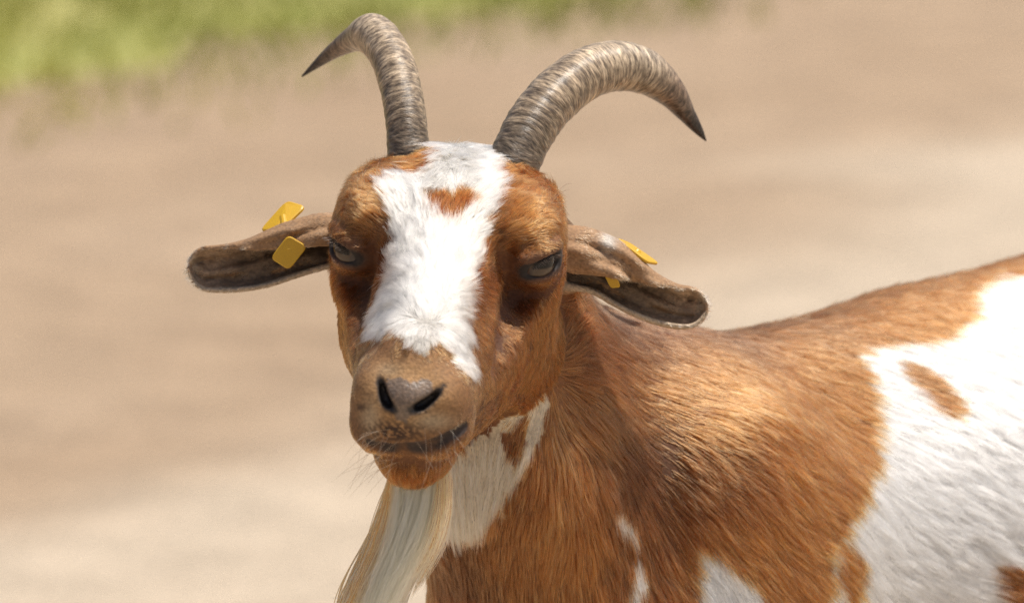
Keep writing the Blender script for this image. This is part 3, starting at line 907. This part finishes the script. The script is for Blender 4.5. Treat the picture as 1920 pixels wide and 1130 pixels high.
BODY_COMB = [(1060, 640, .9, -.25), (1150, 620, 1, -.1), (1300, 620, 1, .05), (1500, 600, 1, -.12), (1700, 550, 1, -.2), (1900, 500, 1, -.2), (1100, 700, .95, .1), (1300, 720, 1, .30), (1500, 720, 1, .18), (1620, 700, 1, .12),
             (1080, 780, .75, .65), (1150, 800, .75, .6), (1250, 850, .75, .6), (1400, 830, .95, .42), (1600, 850, 1, .30), (1750, 800, 1, .35), (1900, 800, 1, .40), (1040, 850, .12, 1), (1040, 1000, .0, 1), (1100, 950, .35, .95), (1200, 1000, .45, .9), (1300, 1000, .6, .8),
             (1400, 1000, .75, .6), (1550, 1000, .9, .45), (1700, 1000, 1, .40), (1900, 1050, 1, .45), (1150, 1120, .2, 1), (1350, 1120, .5, .85), (1500, 1120, .75, .6), (860, 900, -.05, 1), (900, 1000, -.1, 1), (980, 850, -.25, 1), (960, 930, -.35, .95), (850, 1080, -.1, 1), (950, 1080, -.1, 1), (780, 1000, -.2, 1),
             (1005, 780, -.3, 1), (1200, 720, .95, .25), (1800, 600, 1, .0), (1750, 680, 1, .2)]
def comb(p, guides, d, power=3.2):
    G = ats([(g[0], g[1]) for g in guides], d)[:, [0, 2]]
    D = norm(np.array([(g[2], -g[3]) for g in guides]))
    out = np.zeros((len(p), 2)); ws = np.zeros(len(p))
    for g, v in zip(G, D):
        w = 1 / (((p[:, 0] - g[0]) ** 2 + (p[:, 2] - g[1]) ** 2) + 1e-5) ** (power / 2)
        out += w[:, None] * v; ws += w
    out = out / ws[:, None]
    return np.c_[out[:, 0], np.zeros(len(p)), out[:, 1]]

def scatter(n_total, weight):
    """area-weighted roots on the body mesh"""
    tri = np.concatenate([Fc[:, [0, 1, 2]], Fc[:, [0, 2, 3]]])
    A, B, C = V[tri[:, 0]], V[tri[:, 1]], V[tri[:, 2]]
    area = np.linalg.norm(np.cross(B - A, C - A), axis=1) * 0.5
    w = area * weight[tri].mean(1)
    cdf = np.cumsum(w); print('hair weight', cdf[-1])
    t = np.searchsorted(cdf, rng.random(n_total) * cdf[-1])
    u, v = rng.random(n_total), rng.random(n_total)
    m = u + v > 1; u[m], v[m] = 1 - u[m], 1 - v[m]
    P = A[t] + (B[t] - A[t]) * u[:, None] + (C[t] - A[t]) * v[:, None]
    N = norm(NV[tri[t, 0]] * (1 - u - v)[:, None] + NV[tri[t, 1]] * u[:, None] + NV[tri[t, 2]] * v[:, None])
    return P, N

lowz = at(0, 1230, 0.0)[2]
wgt = np.where(hv, 4.0, np.where(ev, 2.2, 1.0))
wgt = wgt * np.where(barev > 0.6, 0.0, 1.0)
facing = sstep(0.55, 0.0, NV[:, 1])
wgt = wgt * (0.25 + 0.75 * facing)
inframe = (V[:, 2] > lowz) & (V[:, 0] < 0.42)
wgt = wgt * np.where(inframe, 1.0, 0.10)
NH = 470000
P, N = scatter(NH, wgt)
head, earm = regions(P)
D = comb(P, BODY_COMB, 0.12)
Dh = comb(P, HEAD_COMB, 0.0)
D[head] = Dh[head]
for E_, sx in ((EAR_A, -1), (EAR_B, 1)):
    C = E_[0]; m = earm & (np.sign(P[:, 0] - HT[0]) == sx)
    if m.any():
        k = np.argmin(((P[m][:, None] - C[None, ::5]) ** 2).sum(2), 1) * 5
        D[m] = E_[2][k] + np.array([0, 0, -0.15])
# clumped wander
cl = np.c_[vnoise(P, 70, 81), vnoise(P, 70, 82), vnoise(P, 70, 83)] - 0.5
c2 = np.c_[vnoise(P, 300, 84), vnoise(P, 300, 85), vnoise(P, 300, 86)] - 0.5
D = norm(D) + cl * np.where(head, 0.55, 0.28)[:, None] + c2 * np.where(head, 0.7, 0.30)[:, None] + rng.normal(0, 0.07, P.shape)
D = D - N * (D * N).sum(1, keepdims=True)
D = norm(D)
ln = np.where(head, 0.0100, 0.023)
half = D * np.where(head, 0.0050, np.where(earm, 0.001, 0.010))[:, None]
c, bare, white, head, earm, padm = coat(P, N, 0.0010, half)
ln = np.where(head & white, 0.0140, ln)
ln = np.where(earm, 0.0045, ln)
muz = np.where(head, (blob(P, 765, 750, 120, 100) * 1.6).clip(0, 1), 0)
ln = ln * (1 - 0.72 * muz)
chin = np.where(head, blob(P, 775, 885, 80, 30), 0); ln = ln * (1 + 0.9 * chin)
de = dmin(P, SLIT_G); ln = ln * np.where(head, 0.22 + 0.78 * sstep(0.004, 0.030, de), 1)
cheekshort = np.where(head & ~white, sstep(at(0, 500)[2], at(0, 600)[2], P[:, 2]), 0); ln = ln * (1 - 0.35 * cheekshort)
neckm = ~head & ~earm & (P[:, 0] < at(1030, 0)[0]); ln = np.where(neckm, 0.018, ln)
hbd = np.minimum(np.linalg.norm(P - hb[0], axis=1), np.linalg.norm(P - hb[1], axis=1)); ln = ln * np.where(head, 1 + 0.7 * sstep(0.045, 0.02, hbd), 1)
ln = ln * rng.uniform(0.6, 1.15, NH) * (1 - 0.7 * bare)
lift = np.where(head, 0.28, 0.13) + rng.normal(0, 0.05, NH) + (vnoise(P, 160, 87) - 0.5) * np.where(head, 0.25, 0.10)
lift = np.where(head & white, lift + 0.10, lift).clip(0.05, 0.9)
K = 5
t = np.linspace(0, 1, K)[None, :, None]
curl = (np.c_[vnoise(P, 140, 91), vnoise(P, 140, 92), vnoise(P, 140, 93)] - 0.5) * np.where(head, 0.45, 0.22)[:, None]
pts = P[:, None] - N[:, None] * 0.0006 + ln[:, None, None] * (D[:, None] * t + N[:, None] * lift[:, None, None] * (t - 0.55 * t * t) * 1.5 + curl[:, None] * t * t)
# gather the tips into small locks
cell = np.where(head, 0.0013, 0.0021)
key = np.floor((P + (np.c_[vnoise(P, 500, 97), vnoise(P, 500, 98), vnoise(P, 500, 99)] - 0.5) * 0.002) / cell[:, None]).astype(np.int64) + 4000
key = ((key[:, 0] * 9000 + key[:, 1]) * 9000 + key[:, 2]) * 2 + head
_, inv, cnt = np.unique(key, return_inverse=True, return_counts=True)
off = pts - P[:, None]
tipo = np.stack([np.bincount(inv, pts[:, -1, d]) / cnt for d in range(3)], 1)[inv]
tg = (np.linspace(0, 1, K) ** 1.4)[None, :, None]
pull = np.where(earm, 0.0, np.where(head, 0.55, 0.62))[:, None, None]
pts = pts + (tipo[:, None] - pts[:, -1:]) * tg * pull
lock = rng.lognormal(0, 0.28, len(cnt))[inv]
rad0 = np.where(head, 0.000115, 0.00019) * rng.uniform(0.7, 1.3, NH)
rad0 = np.where(earm, 0.00012, rad0)
rad0 = np.where((P[:, 2] < lowz) | (P[:, 0] > 0.42), 0.0005, rad0)
rad = rad0[:, None] * np.array([1.0, 0.95, 0.8, 0.55, 0.12])[None]
# every hair a shade of its own
sh = lock * rng.lognormal(0, 0.20, NH) * (0.75 + 0.5 * vnoise(P, 220, 95))
sh = np.where(white, (1 + 0.10 * rng.normal(size=NH)) * lock ** np.where(head, 0.35, 0.25), sh)
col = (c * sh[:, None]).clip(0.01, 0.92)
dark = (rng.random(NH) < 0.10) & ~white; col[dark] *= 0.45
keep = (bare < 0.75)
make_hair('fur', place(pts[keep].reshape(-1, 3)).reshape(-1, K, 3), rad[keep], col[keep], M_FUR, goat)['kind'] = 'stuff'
print('fur', keep.sum(), round(time.time() - T0, 1))

# beard
def strands(n, root, tip_fn, k=9):
    pass
nb = 8500
u = rng.random(nb); v = rng.random(nb)
root = ats(np.c_[735 + 110 * u, 872 + 12 * rng.random(nb) - 22 * sstep(0.5, 1, u), np.full(nb, -0.088) + 0.045 * v])
mid = ats(np.c_[712 + 118 * u + rng.normal(0, 4, nb), 985 + 14 * rng.normal(size=nb), -0.088 + 0.055 * v])
low = ats(np.c_[655 + 105 * u ** 1.0 + rng.normal(0, 6, nb), 1130 + rng.normal(0, 12, nb), -0.085 + 0.055 * v])
tip = ats(np.c_[628 + 95 * u + rng.normal(0, 12, nb), 1225 + rng.normal(0, 40, nb), -0.08 + 0.05 * v])
clump = np.floor(u * 26)[:, None] + np.floor(v * 3)[:, None] * 31
cc = np.c_[np.sin(clump[:, 0] * 12.9), np.sin(clump[:, 0] * 7.7), 0 * clump[:, 0]] * 0.0022
k = 12
Bp = np.zeros((nb, k, 3)); tt = np.linspace(0, 3, k)
ctrl = np.stack([root, mid + cc, low + cc * 1.6, tip + cc * 2], 1)
Q = np.concatenate([2 * ctrl[:, :1] - ctrl[:, 1:2], ctrl, 2 * ctrl[:, -1:] - ctrl[:, -2:-1]], 1)
for i_, t_ in enumerate(tt):
    s_ = min(int(t_), 2); f = t_ - s_
    a_, b_, c_, d_ = Q[:, s_], Q[:, s_ + 1], Q[:, s_ + 2], Q[:, s_ + 3]
    Bp[:, i_] = 0.5 * (2 * b_ + (c_ - a_) * f + (2 * a_ - 5 * b_ + 4 * c_ - d_) * f ** 2 + (3 * b_ - a_ - 3 * c_ + d_) * f ** 3)
short = (u > 0.80)
frac = np.where(short, rng.uniform(0.25, 0.6, nb), rng.uniform(0.75, 1.0, nb))
# short strands at the far side of the chin end early
for i_ in np.nonzero(short)[0]:
    idx = np.linspace(0, (k - 1) * frac[i_], k)
    lo = np.minimum(idx.astype(int), k - 2)
    Bp[i_] = Bp[i_, lo] + (Bp[i_, lo + 1] - Bp[i_, lo]) * (idx - lo)[:, None]
bcol = np.tile(np.array([0.91, 0.78, 0.50]), (nb, 1)) * rng.normal(1, 0.05, (nb, 1))
bm = (u < 0.012 + 0.03 * rng.random(nb)) | ((u > 0.8) & (rng.random(nb) < 0.3))
bcol[bm] = BROWN * rng.uniform(0.7, 1.6, (bm.sum(), 1))
br = 0.0002 * rng.uniform(0.7, 1.4, (nb, 1)) * np.interp(np.linspace(0, 1, k), [0, 0.6, 1], [1, 1, 0.2])[None]
o = make_hair('beard', place(Bp.reshape(-1, 3)).reshape(-1, k, 3), br, bcol.clip(0, 0.93), M_FUR, goat)
o['label'] = 'long straight white beard streaked with brown hairs'

# whiskers and stray hairs
wl = []
def whisker(px, py, dx, dy, L_, d=None):
    r = surf(FH, px, py)
    dr = norm(np.array([dx, -0.35, -dy], float))
    t_ = np.linspace(0, 1, 6)[:, None]
    wl.append(r + dr * L_ * t_ + np.array([rng.normal(0, .2), 0, -0.35 + rng.normal(0, .15)]) * L_ * t_ ** 2)
for _ in range(26):
    whisker(rng.uniform(690, 750), rng.uniform(800, 880), rng.normal(-.7, .3), rng.normal(.5, .35), rng.uniform(0.012, 0.035))
for _ in range(14):
    whisker(rng.uniform(780, 850), rng.uniform(800, 860), rng.normal(.4, .4), rng.normal(.7, .3), rng.uniform(0.01, 0.028))
for _ in range(9):
    whisker(rng.uniform(660, 720), rng.uniform(335, 400), rng.normal(-.25, .2), rng.normal(-1, .2), rng.uniform(0.015, 0.03))
for _ in range(10):
    whisker(rng.uniform(1000, 1040), rng.uniform(370, 420), rng.normal(.5, .25), rng.normal(-.9, .2), rng.uniform(0.015, 0.035))
wl = np.array(wl)
make_hair('whiskers', place(wl.reshape(-1, 3)).reshape(-1, 6, 3), np.tile(np.array([.00012, .00012, .0001, .00009, .00007, .00003]), (len(wl), 1)),
          np.tile(np.array([0.30, 0.2, 0.12]), (len(wl), 1)), M_FUR, goat)['kind'] = 'stuff'
# eyelashes
ll = []
for c_e, s in zip(EYES, (-1, 1)):
    fdir, along, upn = eye_axes(s)
    for q in np.linspace(-0.85, 0.85, 34):
        r = c_e + fdir * (ER * 1.14 * math.sqrt(1 - 0.5 * q * q)) + along * 0.0122 * q + upn * (0.0056 * math.sqrt(max(1 - q * q, 0)) - 0.0004)
        t_ = np.linspace(0, 1, 6)[:, None]
        L_ = rng.uniform(0.004, 0.007)
        dr = norm(fdir * 0.75 + along * (0.3 * q + rng.normal(0, .12)) - upn * 0.25)
        ll.append(HEAD.pt([0, 0, 0]) + ((r + dr * L_ * t_ + upn * L_ * 0.12 * t_ ** 2) * HS) @ HR.T)
ll = np.array(ll)
make_hair('eyelashes', place(ll.reshape(-1, 3)).reshape(-1, 6, 3), np.tile(np.array([.00014, .00013, .00012, .0001, .00007, .00003]), (len(ll), 1)),
          np.tile(np.array([0.03, 0.02, 0.015]), (len(ll), 1)), M_FUR, goat)['kind'] = 'stuff'

# ------------------------------------------------------------------ ear tags
def plate(name, corners, thick, parent, nrm_hint):
    """rounded plastic plate through four corner points (goat frame), extruded"""
    P4 = ats(corners)
    c = P4.mean(0)
    out = []
    for i in range(4):
        a_, b_, d_ = P4[i - 1], P4[i], P4[(i + 1) % 4]
        r = 0.22
        p1 = b_ + (a_ - b_) * r; p2 = b_ + (d_ - b_) * r
        for f in np.linspace(0, 1, 5):
            out.append((1 - f) ** 2 * p1 + 2 * f * (1 - f) * b_ + f * f * p2)
    out = np.array(out); n = len(out)
    nm = norm(np.cross(P4[1] - P4[0], P4[3] - P4[0])); nm = nm if nm @ np.array(nrm_hint) > 0 else -nm
    inset = c + (out - c) * 0.94
    vs = np.vstack([inset - nm * thick / 2, out - nm * thick * 0.3, out + nm * thick * 0.3, inset + nm * thick / 2])
    fs = [list(range(n - 1, -1, -1)), list(range(3 * n, 4 * n))]
    for k_ in range(3):
        for i in range(n):
            fs.append([k_ * n + i, k_ * n + (i + 1) % n, (k_ + 1) * n + (i + 1) % n, (k_ + 1) * n + i])
    return vs, fs, c, nm
def pin(a_, b_, r=0.0028, m=14):
    d = norm(b_ - a_); e = norm(np.cross(d, [0.3, 0.2, 1])); f = np.cross(d, e)
    vs = []
    for p in (a_, b_):
        for i in range(m):
            t_ = 2 * math.pi * i / m
            vs.append(p + (e * math.cos(t_) + f * math.sin(t_)) * r)
    fs = [[i, (i + 1) % m, m + (i + 1) % m, m + i] for i in range(m)] + [list(range(m - 1, -1, -1)), list(range(m, 2 * m))]
    return np.array(vs), fs
def ear_tag(back, front, label):
    e = bpy.data.objects.new('ear_tag', None); COL.objects.link(e)
    vs, fs, c1, n1 = plate('back_plate', back, 0.0022, e, (0, 0.3, 1))
    org = g2w(c1)
    e.location = org.tolist()
    e['label'] = label; e['category'] = 'ear tag'; e['group'] = 'yellow ear tags'
    make_mesh('back_plate', g2w(vs) - org, fs, M_TAG, e, smooth=False)
    vs, fs, c2, n2 = plate('front_plate', front, 0.0022, e, (0, -1, 0.1))
    make_mesh('front_plate', g2w(vs) - org, fs, M_TAG, e, smooth=False)
    vs, fs = pin(c1, c2)
    make_mesh('pin', g2w(vs) - org, fs, M_TAG, e, smooth=False)
ear_tag([(487, 434, 0.062), (538, 377, 0.070), (574, 388, 0.064), (528, 432, 0.052)], [(507, 484, 0.036), (540, 440, 0.034), (577, 462, 0.035), (542, 506, 0.037)],
        'yellow tag in the ear under the sharply bent horn')
ear_tag([(1154, 447, 0.048), (1178, 456, 0.072), (1236, 496, 0.072), (1212, 492, 0.046)], [(1128, 505, 0.037), (1150, 500, 0.036), (1164, 538, 0.037), (1145, 540, 0.038)],
        'yellow tag in the ear under the evenly arched horn')
print('done', round(time.time() - T0, 1))
